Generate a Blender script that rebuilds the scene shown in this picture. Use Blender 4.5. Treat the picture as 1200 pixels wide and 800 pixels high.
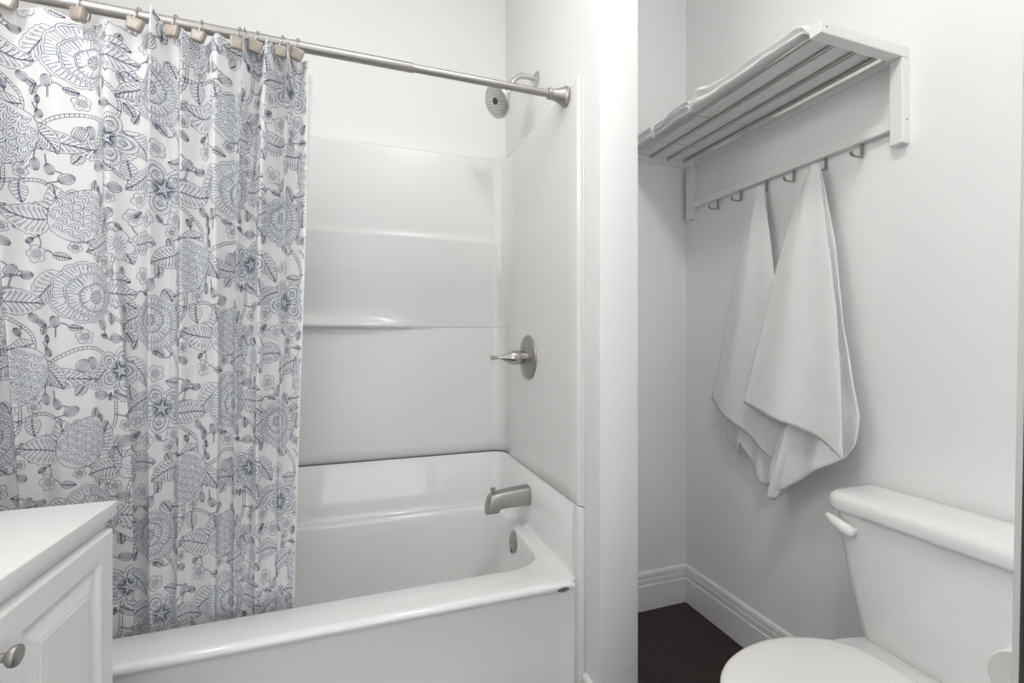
import bpy, bmesh, math, random
import numpy as np
from mathutils import Vector, Matrix

for o in list(bpy.data.objects):
    bpy.data.objects.remove(o)
SC = bpy.context.scene
COL = SC.collection
PI = math.pi

# ------------------------------------------------------------------ camera
CAM_H = 1.17
YAW = math.atan(184 / 538.0)
cam_data = bpy.data.cameras.new('camera')
cam_data.sensor_fit = 'HORIZONTAL'
cam_data.sensor_width = 36.0
cam_data.lens = 538.0 * 36.0 / 1200.0
cam_data.shift_y = -2.0 / 1200.0
cam_data.clip_start = 0.02
cam = bpy.data.objects.new('camera', cam_data)
COL.objects.link(cam)
cam.location = (0, 0, CAM_H)
cam.rotation_euler = (PI / 2, 0, -YAW)
SC.camera = cam

# ------------------------------------------------------------------ world, exposure, light strengths
world = bpy.data.worlds.new('world')
SC.world = world
world.use_nodes = True
bg = world.node_tree.nodes['Background']
bg.inputs['Color'].default_value = (0.93, 0.96, 1.0, 1)
bg.inputs['Strength'].default_value = 2.05
SC.view_settings.view_transform = 'Standard'
SC.view_settings.look = 'None'
SC.view_settings.exposure = -0.1
SC.view_settings.gamma = 1.0
SC.view_settings.use_curve_mapping = False
VANITY_LIGHT = 29.0      # emission of the vanity globes
CEILING_LIGHT = 54.0     # emission of the ceiling dome

# ------------------------------------------------------------------ room dimensions (metres)
X_LEFT = -0.88           # left wall (vanity side)
X_RIGHT = 1.413          # right wall (toilet, shelf)
X_PART = 0.675           # tub side of the partition
X_PART2 = 0.806          # alcove side of the partition
Y_PART = 1.183           # front end of the partition
Y_TUBWALL = 2.065        # drywall behind the tub
Y_ALCOVE = 1.705         # back wall of the alcove
Y_FRONT = -1.5
Z_CEIL = 2.86
XE = 0.655               # inner face of the surround, drain end
XW = -0.856              # inner face of the surround, far end
YB = 2.045               # inner face of the surround, back
YF = 1.295               # apron of the tub
Z_RIM = 0.415
Z_SEAM = 0.652
Z_SURR = 1.99


# ------------------------------------------------------------------ materials
def mat(name, col, rough=0.5, metal=0.0, spec=0.5, bump=0.0, bscale=200.0, var=0.0, vscale=3.0, coat=0.0, stretch=None):
    m = bpy.data.materials.new(name)
    m.use_nodes = True
    nt = m.node_tree
    b = nt.nodes['Principled BSDF']
    b.inputs['Base Color'].default_value = (*col, 1)
    b.inputs['Roughness'].default_value = rough
    b.inputs['Metallic'].default_value = metal
    b.inputs['Specular IOR Level'].default_value = spec
    b.inputs['Coat Weight'].default_value = coat
    b.inputs['Coat Roughness'].default_value = 0.06
    tc = nt.nodes.new('ShaderNodeTexCoord')
    mp = nt.nodes.new('ShaderNodeMapping')
    nt.links.new(tc.outputs['Object'], mp.inputs['Vector'])
    if stretch:
        mp.inputs['Scale'].default_value = stretch
    if var > 0:
        n = nt.nodes.new('ShaderNodeTexNoise')
        n.inputs['Scale'].default_value = vscale
        n.inputs['Detail'].default_value = 5
        nt.links.new(mp.outputs[0], n.inputs['Vector'])
        r = nt.nodes.new('ShaderNodeMapRange')
        r.inputs['To Min'].default_value = 1 - var
        r.inputs['To Max'].default_value = 1 + var
        nt.links.new(n.outputs['Fac'], r.inputs['Value'])
        mx = nt.nodes.new('ShaderNodeVectorMath')
        mx.operation = 'SCALE'
        mx.inputs[0].default_value = col
        nt.links.new(r.outputs[0], mx.inputs['Scale'])
        nt.links.new(mx.outputs[0], b.inputs['Base Color'])
    if bump > 0:
        n2 = nt.nodes.new('ShaderNodeTexNoise')
        n2.inputs['Scale'].default_value = bscale
        n2.inputs['Detail'].default_value = 3
        nt.links.new(mp.outputs[0], n2.inputs['Vector'])
        bp = nt.nodes.new('ShaderNodeBump')
        bp.inputs['Strength'].default_value = bump
        bp.inputs['Distance'].default_value = 0.004
        nt.links.new(n2.outputs['Fac'], bp.inputs['Height'])
        nt.links.new(bp.outputs[0], b.inputs['Normal'])
    return m


M_WALL = mat('painted_drywall', (0.845, 0.84, 0.83), 0.55, bump=0.06, bscale=260, var=0.012, vscale=4)
M_CEIL = mat('ceiling_paint', (0.82, 0.82, 0.81), 0.8, bump=0.05, bscale=120)
M_TRIM = mat('trim_enamel', (0.80, 0.795, 0.78), 0.32, bump=0.03, bscale=80)
M_ACRYL = mat('white_acrylic', (0.79, 0.79, 0.775), 0.26, spec=0.5, coat=0.12)
M_TUB = mat('tub_enamel', (0.87, 0.87, 0.86), 0.10, spec=0.5, coat=0.4)
M_PORC = mat('toilet_porcelain', (0.89, 0.88, 0.87), 0.12, coat=0.4)
M_SEAT = mat('toilet_plastic', (0.88, 0.875, 0.86), 0.25)
M_CAB = mat('cabinet_paint', (0.86, 0.86, 0.845), 0.38, bump=0.02, bscale=60)
M_TOP = mat('counter_marble', (0.86, 0.855, 0.84), 0.22, var=0.012, vscale=9)
M_NICKEL = mat('brushed_nickel', (0.42, 0.405, 0.39), 0.45, metal=1.0, bump=0.04, bscale=400, stretch=(0.05, 1, 1))
M_CHROME = mat('satin_chrome', (0.50, 0.485, 0.47), 0.2, metal=1.0)
M_STEEL = mat('grey_steel', (0.36, 0.35, 0.34), 0.35, metal=1.0)
M_PLATE = mat('pale_chrome', (0.62, 0.61, 0.59), 0.28, metal=1.0)
M_DARK = mat('dark_rubber', (0.05, 0.05, 0.05), 0.6)
M_RACK = mat('rack_white_wood', (0.80, 0.795, 0.78), 0.42, bump=0.03, bscale=90)
M_TERRY = mat('terry_cotton', (0.90, 0.89, 0.88), 0.95, spec=0.1, bump=0.9, bscale=420, var=0.03, vscale=60)
M_SEAMGAP = mat('seam_gap', (0.16, 0.155, 0.15), 0.8)
M_STONE = mat('tan_resin', (0.30, 0.262, 0.22), 0.35, var=0.45, vscale=70, coat=0.3)
M_DOOR = mat('charcoal_door', (0.035, 0.035, 0.032), 0.6, bump=0.05, bscale=300)
M_BADGE = mat('badge_grey', (0.12, 0.12, 0.115), 0.4)
M_PAPER = mat('tissue_paper', (0.84, 0.83, 0.81), 0.9, bump=0.2, bscale=150)
M_CARD = mat('cardboard', (0.45, 0.36, 0.26), 0.9)


def floor_material():
    m = mat('dark_wood_vinyl', (0.02, 0.012, 0.011), 0.38)
    nt = m.node_tree
    b = nt.nodes['Principled BSDF']
    tc = nt.nodes.new('ShaderNodeTexCoord')
    mp = nt.nodes.new('ShaderNodeMapping')
    mp.inputs['Scale'].default_value = (60, 3.5, 1)
    mp.inputs['Rotation'].default_value = (0, 0, 0)
    nt.links.new(tc.outputs['Object'], mp.inputs['Vector'])
    n = nt.nodes.new('ShaderNodeTexNoise')
    n.inputs['Scale'].default_value = 1.6
    n.inputs['Detail'].default_value = 7
    n.inputs['Roughness'].default_value = 0.65
    nt.links.new(mp.outputs[0], n.inputs['Vector'])
    r = nt.nodes.new('ShaderNodeValToRGB')
    r.color_ramp.elements[0].position = 0.30
    r.color_ramp.elements[0].color = (0.009, 0.004, 0.004, 1)
    r.color_ramp.elements[1].position = 0.75
    r.color_ramp.elements[1].color = (0.044, 0.020, 0.019, 1)
    nt.links.new(n.outputs['Fac'], r.inputs['Fac'])
    nt.links.new(r.outputs['Color'], b.inputs['Base Color'])
    bp = nt.nodes.new('ShaderNodeBump')
    bp.inputs['Strength'].default_value = 0.15
    bp.inputs['Distance'].default_value = 0.002
    nt.links.new(n.outputs['Fac'], bp.inputs['Height'])
    nt.links.new(bp.outputs[0], b.inputs['Normal'])
    return m


M_FLOOR = floor_material()


def emit(name, col, s):
    m = bpy.data.materials.new(name)
    m.use_nodes = True
    nt = m.node_tree
    b = nt.nodes['Principled BSDF']
    b.inputs['Base Color'].default_value = (0.9, 0.9, 0.9, 1)
    b.inputs['Emission Color'].default_value = (*col, 1)
    b.inputs['Emission Strength'].default_value = s
    return m


M_GLOBE = emit('lit_frosted_globe', (1.0, 0.98, 0.955), VANITY_LIGHT)
M_DOME = emit('lit_frosted_dome', (1.0, 0.985, 0.97), CEILING_LIGHT)


# ------------------------------------------------------------------ mesh helpers
def link(name, me, m, parent=None, smooth=True, angle=None):
    o = bpy.data.objects.new(name, me)
    COL.objects.link(o)
    if m is not None:
        me.materials.append(m)
    if smooth:
        me.polygons.foreach_set('use_smooth', [True] * len(me.polygons))
        if angle is not None:
            try:
                me.set_sharp_from_angle(angle=math.radians(angle))
            except Exception:
                pass
    if parent is not None:
        o.parent = parent
        o.matrix_parent_inverse = Matrix.Identity(4)
    return o


class MB:
    """collects geometry in world space and links it as one mesh"""
    def __init__(self):
        self.v = []
        self.f = []

    def add(self, vs, fs):
        n = len(self.v)
        self.v += [tuple(p) for p in vs]
        self.f += [tuple(i + n for i in f) for f in fs]
        return self

    def box(self, x0, x1, y0, y1, z0, z1, bev=0.0, seg=2):
        bm = bmesh.new()
        bmesh.ops.create_cube(bm, size=1)
        for p in bm.verts:
            p.co = ((x0 + x1) / 2 + p.co.x * (x1 - x0), (y0 + y1) / 2 + p.co.y * (y1 - y0), (z0 + z1) / 2 + p.co.z * (z1 - z0))
        if bev > 0:
            bmesh.ops.bevel(bm, geom=list(bm.edges), offset=bev, segments=seg, profile=0.5, affect='EDGES')
        bm.verts.index_update()
        self.add([p.co.copy() for p in bm.verts], [[q.index for q in f.verts] for f in bm.faces])
        bm.free()
        return self

    def loft(self, loops, cap0=True, cap1=True, closed=True):
        n = len(loops[0])
        vs = [p for l in loops for p in l]
        fs = []
        for i in range(len(loops) - 1):
            for j in range(n if closed else n - 1):
                k = (j + 1) % n
                fs.append((i * n + j, i * n + k, (i + 1) * n + k, (i + 1) * n + j))
        if cap0:
            fs.append(tuple(reversed(range(n))))
        if cap1:
            fs.append(tuple((len(loops) - 1) * n + j for j in range(n)))
        return self.add(vs, fs)

    def lathe(self, prof, origin, axis, n=32, cap=True):
        """prof = [(distance along axis, radius)]"""
        a = Vector(axis).normalized()
        u = a.orthogonal().normalized()
        w = a.cross(u)
        o = Vector(origin)
        loops = []
        for d, r in prof:
            r = max(r, 1e-5)
            loops.append([o + a * d + (u * math.cos(2 * PI * j / n) + w * math.sin(2 * PI * j / n)) * r for j in range(n)])
        return self.loft(loops, cap, cap)

    def tube(self, pts, r, n=12, closed=False):
        pts = [Vector(p) for p in pts]
        rs = r if isinstance(r, (list, tuple)) else [r] * len(pts)
        loops = []
        up = None
        m = len(pts)
        for i, p in enumerate(pts):
            a = pts[(i - 1) % m] if (closed or i > 0) else p
            b = pts[(i + 1) % m] if (closed or i < m - 1) else p
            t = (b - a).normalized()
            if up is None:
                up = t.orthogonal().normalized()
            up = (up - t * up.dot(t)).normalized()
            w = t.cross(up)
            loops.append([p + (up * math.cos(2 * PI * j / n) + w * math.sin(2 * PI * j / n)) * rs[i] for j in range(n)])
        if closed:
            loops.append(loops[0])
            return self.loft(loops, False, False)
        return self.loft(loops)

    def build(self, name, m, parent=None, smooth=True, angle=35, origin=None):
        me = bpy.data.meshes.new(name)
        v = self.v
        if parent is not None:
            L = Vector(parent.location) if parent.parent is None else Vector(parent.location) + Vector(parent.parent.location)
            v = [(p[0] - L.x, p[1] - L.y, p[2] - L.z) for p in v]
        elif origin is not None:
            v = [(p[0] - origin[0], p[1] - origin[1], p[2] - origin[2]) for p in v]
        me.from_pydata([tuple(p) for p in v], [], self.f)
        me.validate()
        bm = bmesh.new()
        bm.from_mesh(me)
        bmesh.ops.recalc_face_normals(bm, faces=bm.faces)
        bm.to_mesh(me)
        bm.free()
        o = link(name, me, m, parent, smooth, angle)
        if origin is not None and parent is None:
            o.location = origin
        return o


def tag(o, label, cat, group=None):
    o['label'] = label
    o['category'] = cat
    if group:
        o['group'] = group
    return o


def thing(name, label, cat, loc, group=None):
    o = bpy.data.objects.new(name, None)
    o.empty_display_size = 0.05
    COL.objects.link(o)
    o.location = loc
    return tag(o, label, cat, group)


def structure(o, label=None):
    o['kind'] = 'structure'
    if label:
        o['label'] = label
    return o


def rrect(x0, x1, y0, y1, r, z, k=8):
    """rounded rectangle loop, counter-clockwise; r = one radius or four (x0y0, x1y0, x1y1, x0y1)"""
    if not isinstance(r, (list, tuple)):
        r = [r] * 4
    cs = [(x0 + r[0], y0 + r[0], PI, r[0]), (x1 - r[1], y0 + r[1], 1.5 * PI, r[1]), (x1 - r[2], y1 - r[2], 0, r[2]), (x0 + r[3], y1 - r[3], PI / 2, r[3])]
    out = []
    for cx, cy, a0, rr in cs:
        for i in range(k + 1):
            a = a0 + (PI / 2) * i / k
            out.append((cx + rr * math.cos(a), cy + rr * math.sin(a), z))
    return out


# ================================================================== THE ROOM
T = 0.10
structure(MB().box(X_LEFT - T, X_RIGHT + T, Y_FRONT - T, Y_TUBWALL + T, -0.08, 0).build('floor', M_FLOOR, smooth=False), 'dark brown wood-grain floor')
structure(MB().box(X_LEFT - T, X_RIGHT + T, Y_FRONT - T, Y_TUBWALL + T, Z_CEIL, Z_CEIL + 0.08).build('ceiling', M_CEIL, smooth=False), 'white ceiling')
structure(MB().box(X_LEFT - T, X_PART, Y_TUBWALL, Y_TUBWALL + T, 0, Z_CEIL).build('wall_back', M_WALL, smooth=False), 'white drywall above the tub surround')
structure(MB().box(X_LEFT - T, X_LEFT, Y_FRONT, Y_TUBWALL, 0, Z_CEIL).build('wall_left', M_WALL, smooth=False), 'white wall beside the vanity')
structure(MB().box(X_RIGHT, X_RIGHT + T, Y_FRONT, Y_ALCOVE + T, 0, Z_CEIL).build('wall_right', M_WALL, smooth=False), 'white wall behind the toilet and the towel rack')
structure(MB().box(X_PART2, X_RIGHT, Y_ALCOVE, Y_ALCOVE + T, 0, Z_CEIL).build('wall_alcove', M_WALL, smooth=False), 'white back wall of the toilet alcove')
wf = MB()  # unseen front side, left wide open so fill light enters from behind the camera
wf.box(X_LEFT - T, X_RIGHT + T, Y_FRONT - T, Y_FRONT, 2.45, Z_CEIL)
structure(wf.build('wall_front', M_WALL, smooth=False), 'unseen white header over a wide opening added for fill light')


def partition_material():
    m = mat('partition_paint', (0.86, 0.853, 0.842), 0.5)
    nt = m.node_tree
    b = nt.nodes['Principled BSDF']
    tc = nt.nodes.new('ShaderNodeTexCoord')
    sep = nt.nodes.new('ShaderNodeSeparateXYZ')
    nt.links.new(tc.outputs['Object'], sep.inputs[0])
    mask = nt.nodes.new('ShaderNodeMapRange')
    mask.inputs['From Min'].default_value = 0.55
    mask.inputs['From Max'].default_value = 0.2
    nt.links.new(sep.outputs['Z'], mask.inputs['Value'])
    n = nt.nodes.new('ShaderNodeTexNoise')
    n.inputs['Scale'].default_value = 22
    n.inputs['Detail'].default_value = 4
    nt.links.new(tc.outputs['Object'], n.inputs['Vector'])
    rp = nt.nodes.new('ShaderNodeMapRange')
    rp.inputs['From Min'].default_value = 0.52
    rp.inputs['From Max'].default_value = 0.62
    nt.links.new(n.outputs['Fac'], rp.inputs['Value'])
    mul = nt.nodes.new('ShaderNodeMath')
    mul.operation = 'MULTIPLY'
    nt.links.new(mask.outputs[0], mul.inputs[0])
    nt.links.new(rp.outputs[0], mul.inputs[1])
    bp = nt.nodes.new('ShaderNodeBump')
    bp.inputs['Strength'].default_value = 0.25
    bp.inputs['Distance'].default_value = 0.003
    nt.links.new(mul.outputs[0], bp.inputs['Height'])
    nt.links.new(bp.outputs[0], b.inputs['Normal'])
    return m


structure(MB().box(X_PART, X_PART2, Y_PART, Y_TUBWALL + T, 0, Z_CEIL, 0.004).build('wall_partition', partition_material(), angle=30), 'white partition wall between tub and toilet alcove, patched near its foot')

# baseboards: one moulded profile swept along each wall
BB = [(0.0, 0.0), (0.016, 0.0), (0.016, 0.1045), (0.0135, 0.1065), (0.0095, 0.108), (0.0095, 0.1105), (0.0125, 0.1125), (0.0132, 0.122), (0.0125, 0.1315),
      (0.0085, 0.1335), (0.0085, 0.1365), (0.0115, 0.1385), (0.012, 0.15), (0.009, 0.158), (0.003, 0.162), (0.0, 0.162)]


def baseboard(name, pts, normals, label):
    """pts: wall-line points; normals: mitre directions away from the wall"""
    loops = [[(p[0] + n[0] * d, p[1] + n[1] * d, z) for d, z in BB] for p, n in zip(pts, normals)]
    o = MB().loft(loops).build(name, M_TRIM, angle=25)
    structure(o, label)


baseboard('baseboard_right', [(X_RIGHT, -1.4), (X_RIGHT, Y_ALCOVE)], [(-1, 0), (-1, -1)], 'white moulded baseboard behind the toilet')
baseboard('baseboard_alcove', [(X_RIGHT, Y_ALCOVE), (X_PART2, Y_ALCOVE)], [(-1, -1), (1, -1)], 'white moulded baseboard on the alcove back wall')
pb = MB().loft([[(X_PART - d_, y, z * 0.875) for d_, z in BB] for y in (1.271, Y_PART + 0.006)]).build('baseboard_partition', M_TRIM, angle=25)
structure(pb, 'white baseboard stub between tub and partition end')

# doorway stub beside the camera: casing slightly out of plumb, dark frame post in front of it
TILT = math.radians(1.84)


def tilted(mb, piv):
    c, s = math.cos(TILT), math.sin(TILT)
    mb.v = [(piv[0] + (p[0] - piv[0]) * c + (p[2] - piv[2]) * s, p[1], piv[2] - (p[0] - piv[0]) * s + (p[2] - piv[2]) * c) for p in mb.v]
    return mb


structure(MB().box(0.735, 1.0, 0.20, 0.297, 0, Z_CEIL).build('wall_near', M_WALL, smooth=False), 'short white wall beside the doorway')  # out of view, cut short so light from the opening gets past to the alcove
structure(tilted(MB().box(0.695, 0.785, 0.252, 0.302, 0.015, 2.5, 0.006, 3), (0.695, 0.3, 1.17)).build('trim_1', M_TRIM), 'white door casing edge')
dr = tilted(MB().box(0.564, 0.655, 0.200, 0.240, 0.02, 2.05, 0.003, 1), (0.564, 0.24, 1.17))
structure(dr.build('trim_2', M_DOOR), 'charcoal door frame post in front of the white casing')

# ================================================================== BATHTUB
tub = thing('bathtub', 'white alcove bathtub with a flat apron under the floral curtain', 'bathtub', (0, 1.66, 0))
b = MB()
fx0, fx1 = X_LEFT + 0.003, X_PART - 0.003
outer = rrect(fx0, XE, YF + 0.016, YB, [0.004, 0.004, 0.055, 0.055], Z_RIM)
IN = dict(x0=-0.80, x1=0.612, y0=1.425, y1=2.012)


def inner(off, z, r):
    return rrect(IN['x0'] + off, IN['x1'] - off, IN['y0'] + off * 0.55, IN['y1'] - off * 0.55, r, z)


R4 = [0.13, 0.13, 0.10, 0.10]
loops = [outer,
         inner(-0.010, Z_RIM + 0.001, [r + 0.006 for r in R4]),
         inner(-0.004, Z_RIM - 0.001, R4),
         inner(0.002, Z_RIM - 0.006, R4),
         inner(0.006, Z_RIM - 0.016, R4),
         inner(0.012, Z_RIM - 0.06, R4),
         inner(0.030, 0.20, R4),
         inner(0.045, 0.14, R4),
         inner(0.065, 0.10, R4),
         inner(0.095, 0.078, R4),
         inner(0.14, 0.07, R4)]
b.loft(loops, cap0=False, cap1=True)
# apron: profile (y, z) from the deck edge over the rounded lip to the floor
prof = [(YF + 0.016, Z_RIM), (YF + 0.008, Z_RIM - 0.0015), (YF + 0.003, Z_RIM - 0.005), (YF, Z_RIM - 0.011), (YF, Z_RIM - 0.018), (YF + 0.003, Z_RIM - 0.024), (YF + 0.006, Z_RIM - 0.032),
        (YF + 0.008, 0.20), (YF + 0.010, 0.0), (YF + 0.06, 0.0)]
xs = [fx0, 0.0, XE + 0.001]
b.loft([[(x, y, z) for y, z in prof] for x in xs], False, False, closed=False)
# upstand along back and ends up to the seam


def upath(off, k=10, r=0.055, y0=YF + 0.0):
    pts = [(XE - off, y0)]
    pts += [(XE - off, y0 + (YB - r - y0) * i / 12) for i in range(1, 12)]
    cx, cy = XE - r, YB - r
    pts += [(cx + (r - off) * math.cos(a), cy + (r - off) * math.sin(a)) for a in [PI / 2 * i / k for i in range(k + 1)]]
    cx2 = XW + r
    n = 60
    pts += [(cx + (cx2 - cx) * i / n, YB - off) for i in range(1, n)]
    pts += [(cx2 + (r - off) * math.cos(a), cy + (r - off) * math.sin(a)) for a in [PI / 2 + PI / 2 * i / k for i in range(k + 1)]]
    pts += [(XW + off, YB - r + (y0 - YB + r) * i / 6) for i in range(1, 7)]
    return pts


up_prof = [(0.004, Z_RIM - 0.01), (0.010, Z_RIM + 0.002), (0.004, Z_RIM + 0.006), (0.001, Z_RIM + 0.014), (0.0, Z_RIM + 0.03), (0.0, Z_SEAM - 0.002), (-0.0015, Z_SEAM - 0.0005), (-0.016, Z_SEAM - 0.0002)]
rows = [[(x, y, z) for x, y in upath(o_)] for o_, z in up_prof]
b.loft(rows, False, False, closed=False)
b.build('tub_body', M_TUB, tub, angle=50)
MB().box(XE - 0.002, X_PART - 0.0005, YF - 0.022, YF + 0.02, 0.001, Z_SEAM - 0.002, 0.004, 2).build('side_flange', M_ACRYL, tub)
# small dark maker's badge on the lip of the apron
bad = MB()
bx, bz = 0.612, 0.396
pts = [[(bx + rx * math.cos(t), YF + 0.001 - dy, bz + rz * math.sin(t)) for t in [2 * PI * i / 28 for i in range(28)]] for rx, rz, dy in [(0.0205, 0.0075, -0.006), (0.0205, 0.0075, 0.0015), (0.0190, 0.0062, 0.0028)]]
bad.loft(pts, False, True)
bo = bad.build('badge', M_BADGE, tub)
bo['label'] = 'small dark oval badge at the end of the apron'
br = MB()
br.tube([(bx + 0.0165 * math.cos(t), YF - 0.0020, bz + 0.0045 * math.sin(t)) for t in [2 * PI * i / 24 for i in range(24)]], 0.0006, 6, closed=True)
for i in range(5):
    x = bx - 0.010 + i * 0.005
    br.box(x - 0.0012, x + 0.0012, YF - 0.0025, YF - 0.0015, bz - 0.0018, bz + 0.0018)
br.build('badge_relief', M_STEEL, bo)
# overflow plate on the drain-end wall of the basin
ov = MB().lathe([(0, 0.036), (0.004, 0.0415), (0.010, 0.0405), (0.0125, 0.036), (0.0125, 0.0)], (0.607, 1.735, 0.362), (-1, 0, 0.16), 32).build('overflow_plate', M_NICKEL, tub)
ov['label'] = 'round satin overflow plate'
MB().box(0.588, 0.596, 1.727, 1.743, 0.322, 0.334, 0.002).build('overflow_lever', M_DARK, ov)
MB().lathe([(0, 0.0), (0.0, 0.005), (0.002, 0.004), (0.003, 0.0)], (0.5935, 1.735, 0.350), (-1, 0, 0.16), 12).build('screw', M_PLATE, ov)

# ================================================================== SHOWER SURROUND (one moulded shell)


def sstep(a, b_, x):
    t = min(1, max(0, (x - a) / (b_ - a)))
    return t * t * (3 - 2 * t)


def relief(x, y, z):
    """how far the shell stands proud towards the tub at a spot of the back panel"""
    back = sstep(YB - 0.10, YB - 0.02, y)
    # upper band; under its edge the panel leans back, down to the soap ledge
    fade = 1 - sstep(0.0, 0.36, x)
    if z >= 1.604:
        o_ = 0.044 + 0.0045 * sstep(1.640, 1.605, z)
    elif z >= 1.226:
        o_ = 0.0485 - 0.0505 * (1.604 - z) / 0.378
    else:
        o_ = -0.005 - 0.004 * sstep(1.226, 0.7, z)
    o_ += fade * (0.030 * sstep(1.28, 1.228, z) if z >= 1.224 else 0.030 * sstep(1.214, 1.224, z) - 0.004 * sstep(0.95, 1.216, z) * sstep(1.224, 1.216, z))
    return o_ * back


zs = [Z_SEAM + 0.001, Z_SEAM + 0.0025, 0.70, 0.80, 0.90, 1.0, 1.1, 1.16, 1.19, 1.205] + [1.21 + 0.0025 * i for i in range(16)] + [1.26, 1.28, 1.31, 1.35, 1.4, 1.45, 1.5, 1.55, 1.58] \
    + [1.586 + 0.002 * i for i in range(13)] + [1.615, 1.62, 1.628, 1.638, 1.65, 1.72, 1.8, 1.9, 1.95, 1.968, Z_SURR - 0.014, Z_SURR - 0.010, Z_SURR - 0.007, Z_SURR - 0.004, Z_SURR]
edge = {Z_SEAM + 0.001: -0.002, Z_SURR - 0.004: -0.0015, Z_SURR: -0.006}
base = upath(0.0, y0=YF - 0.002)
n_ = len(base)
nrm = []
for i in range(n_):
    a = base[max(0, i - 1)]
    c = base[min(n_ - 1, i + 1)]
    tx, ty = c[0] - a[0], c[1] - a[1]
    L_ = math.hypot(tx, ty)
    nrm.append((-ty / L_, tx / L_))       # towards the tub
s = MB()
rows = []
for z in zs:
    row = []
    for (x, y), (nx, ny) in zip(base, nrm):
        o_ = relief(x, y, z) + edge.get(z, 0.0)
        row.append((x + nx * o_, y + ny * o_, z))
    # front flanges on both ends
    fr = row[0]
    en = row[-1]
    row = [(X_PART - 0.001, YF - 0.022, z), (XE + 0.012, YF - 0.022, z), (XE + 0.010, YF - 0.010, z), (XE + 0.002, YF - 0.006, z)] + row + [(X_LEFT + 0.001, YF - 0.010, z)]
    rows.append(row)
top = [(x - nx * 0.0185, y - ny * 0.0185, Z_SURR + 0.0005) for (x, y), (nx, ny) in zip(base, nrm)]
top = [(X_PART - 0.001, YF - 0.020, Z_SURR + 0.0005)] * 3 + [(X_PART - 0.001, YF - 0.006, Z_SURR)] + top + [(X_LEFT + 0.001, YF - 0.010, Z_SURR)]
rows.append(top)
s.loft(rows, False, False, closed=False)
so = tag(s.build('shower_surround', M_ACRYL, angle=60, origin=(0, YB, Z_SEAM)), 'glossy white moulded shower surround with shallow ledges above the tub', 'shower surround')
# dark strip behind the tub and surround seam, gap's shade put into its colour
g = MB()
g.loft([[(x, y, z) for x, y in upath(-0.004, y0=YF + 0.004)] for z in (Z_SEAM - 0.004, Z_SEAM + 0.006)], False, False, closed=False)
g.build('seam_shade', M_SEAMGAP, so)

# ================================================================== PLUMBING FITTINGS
YV = 1.711
v_ = thing('shower_valve', 'brushed nickel shower valve with lever handle on the end wall of the surround', 'shower valve', (XE, YV, 1.10))
MB().lathe([(-0.002, 0.088), (0.003, 0.0895), (0.008, 0.086), (0.012, 0.076), (0.016, 0.055), (0.020, 0.034), (0.021, 0.0)], (XE, YV, 1.10), (-1, 0, 0), 48).build('escutcheon', M_NICKEL, v_)
for dz in (-0.038, 0.038):
    MB().lathe([(0.0, 0.007), (0.006, 0.0065), (0.008, 0.004), (0.0085, 0)], (XE - 0.014, YV, 1.10 + dz), (-1, 0, 0), 14).build('screw', M_STEEL, v_)
h_ = MB().lathe([(0, 0.027), (0.034, 0.028), (0.037, 0.0285), (0.055, 0.0285), (0.070, 0.0235), (0.088, 0.0145), (0.104, 0.0075), (0.118, 0.0055), (0.130, 0.0070), (0.142, 0.0115), (0.1445, 0.0105), (0.145, 0)],
                (XE - 0.012, YV, 1.10), (-1, 0, 0), 32).build('handle', M_CHROME, v_)

sp = thing('tub_spout', 'brushed nickel tub spout with a pull-up diverter knob', 'tub spout', (XE, YV, 0.551))
loops = []
zc = 0.553
for d, hw, zt, zb in [(-0.002, 0.031, 0.036, -0.036), (0.003, 0.033, 0.0385, -0.0385), (0.012, 0.033, 0.0385, -0.0385), (0.05, 0.032, 0.036, -0.0385), (0.09, 0.0305, 0.032, -0.039),
                       (0.112, 0.030, 0.0295, -0.0395), (0.121, 0.030, 0.0285, -0.041), (0.126, 0.030, 0.028, -0.047), (0.129, 0.030, 0.0275, -0.0545), (0.150, 0.029, 0.0235, -0.056), (0.160, 0.028, 0.019, -0.056), (0.168, 0.026, 0.008, -0.056), (0.173, 0.024, -0.010, -0.056), (0.176, 0.021, -0.034, -0.056), (0.177, 0.019, -0.048, -0.056)]:
    lp = []
    for i in range(28):
        t = 2 * PI * i / 28
        cs, sn = math.cos(t), math.sin(t)
        lp.append((XE - d, YV + hw * math.copysign(abs(cs) ** 0.6, cs), zc + (zt + zb) / 2 + (zt - zb) / 2 * math.copysign(abs(sn) ** 0.6, sn)))
    loops.append(lp)
MB().loft(loops).build('spout_body', M_NICKEL, sp, angle=50)
MB().lathe([(0, 0.0045), (0.010, 0.0045), (0.013, 0.008), (0.020, 0.0105), (0.024, 0.0095), (0.026, 0)], (XE - 0.148, YV, zc + 0.018), (0, 0, 1), 20).build('diverter_knob', M_NICKEL, sp)

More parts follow.
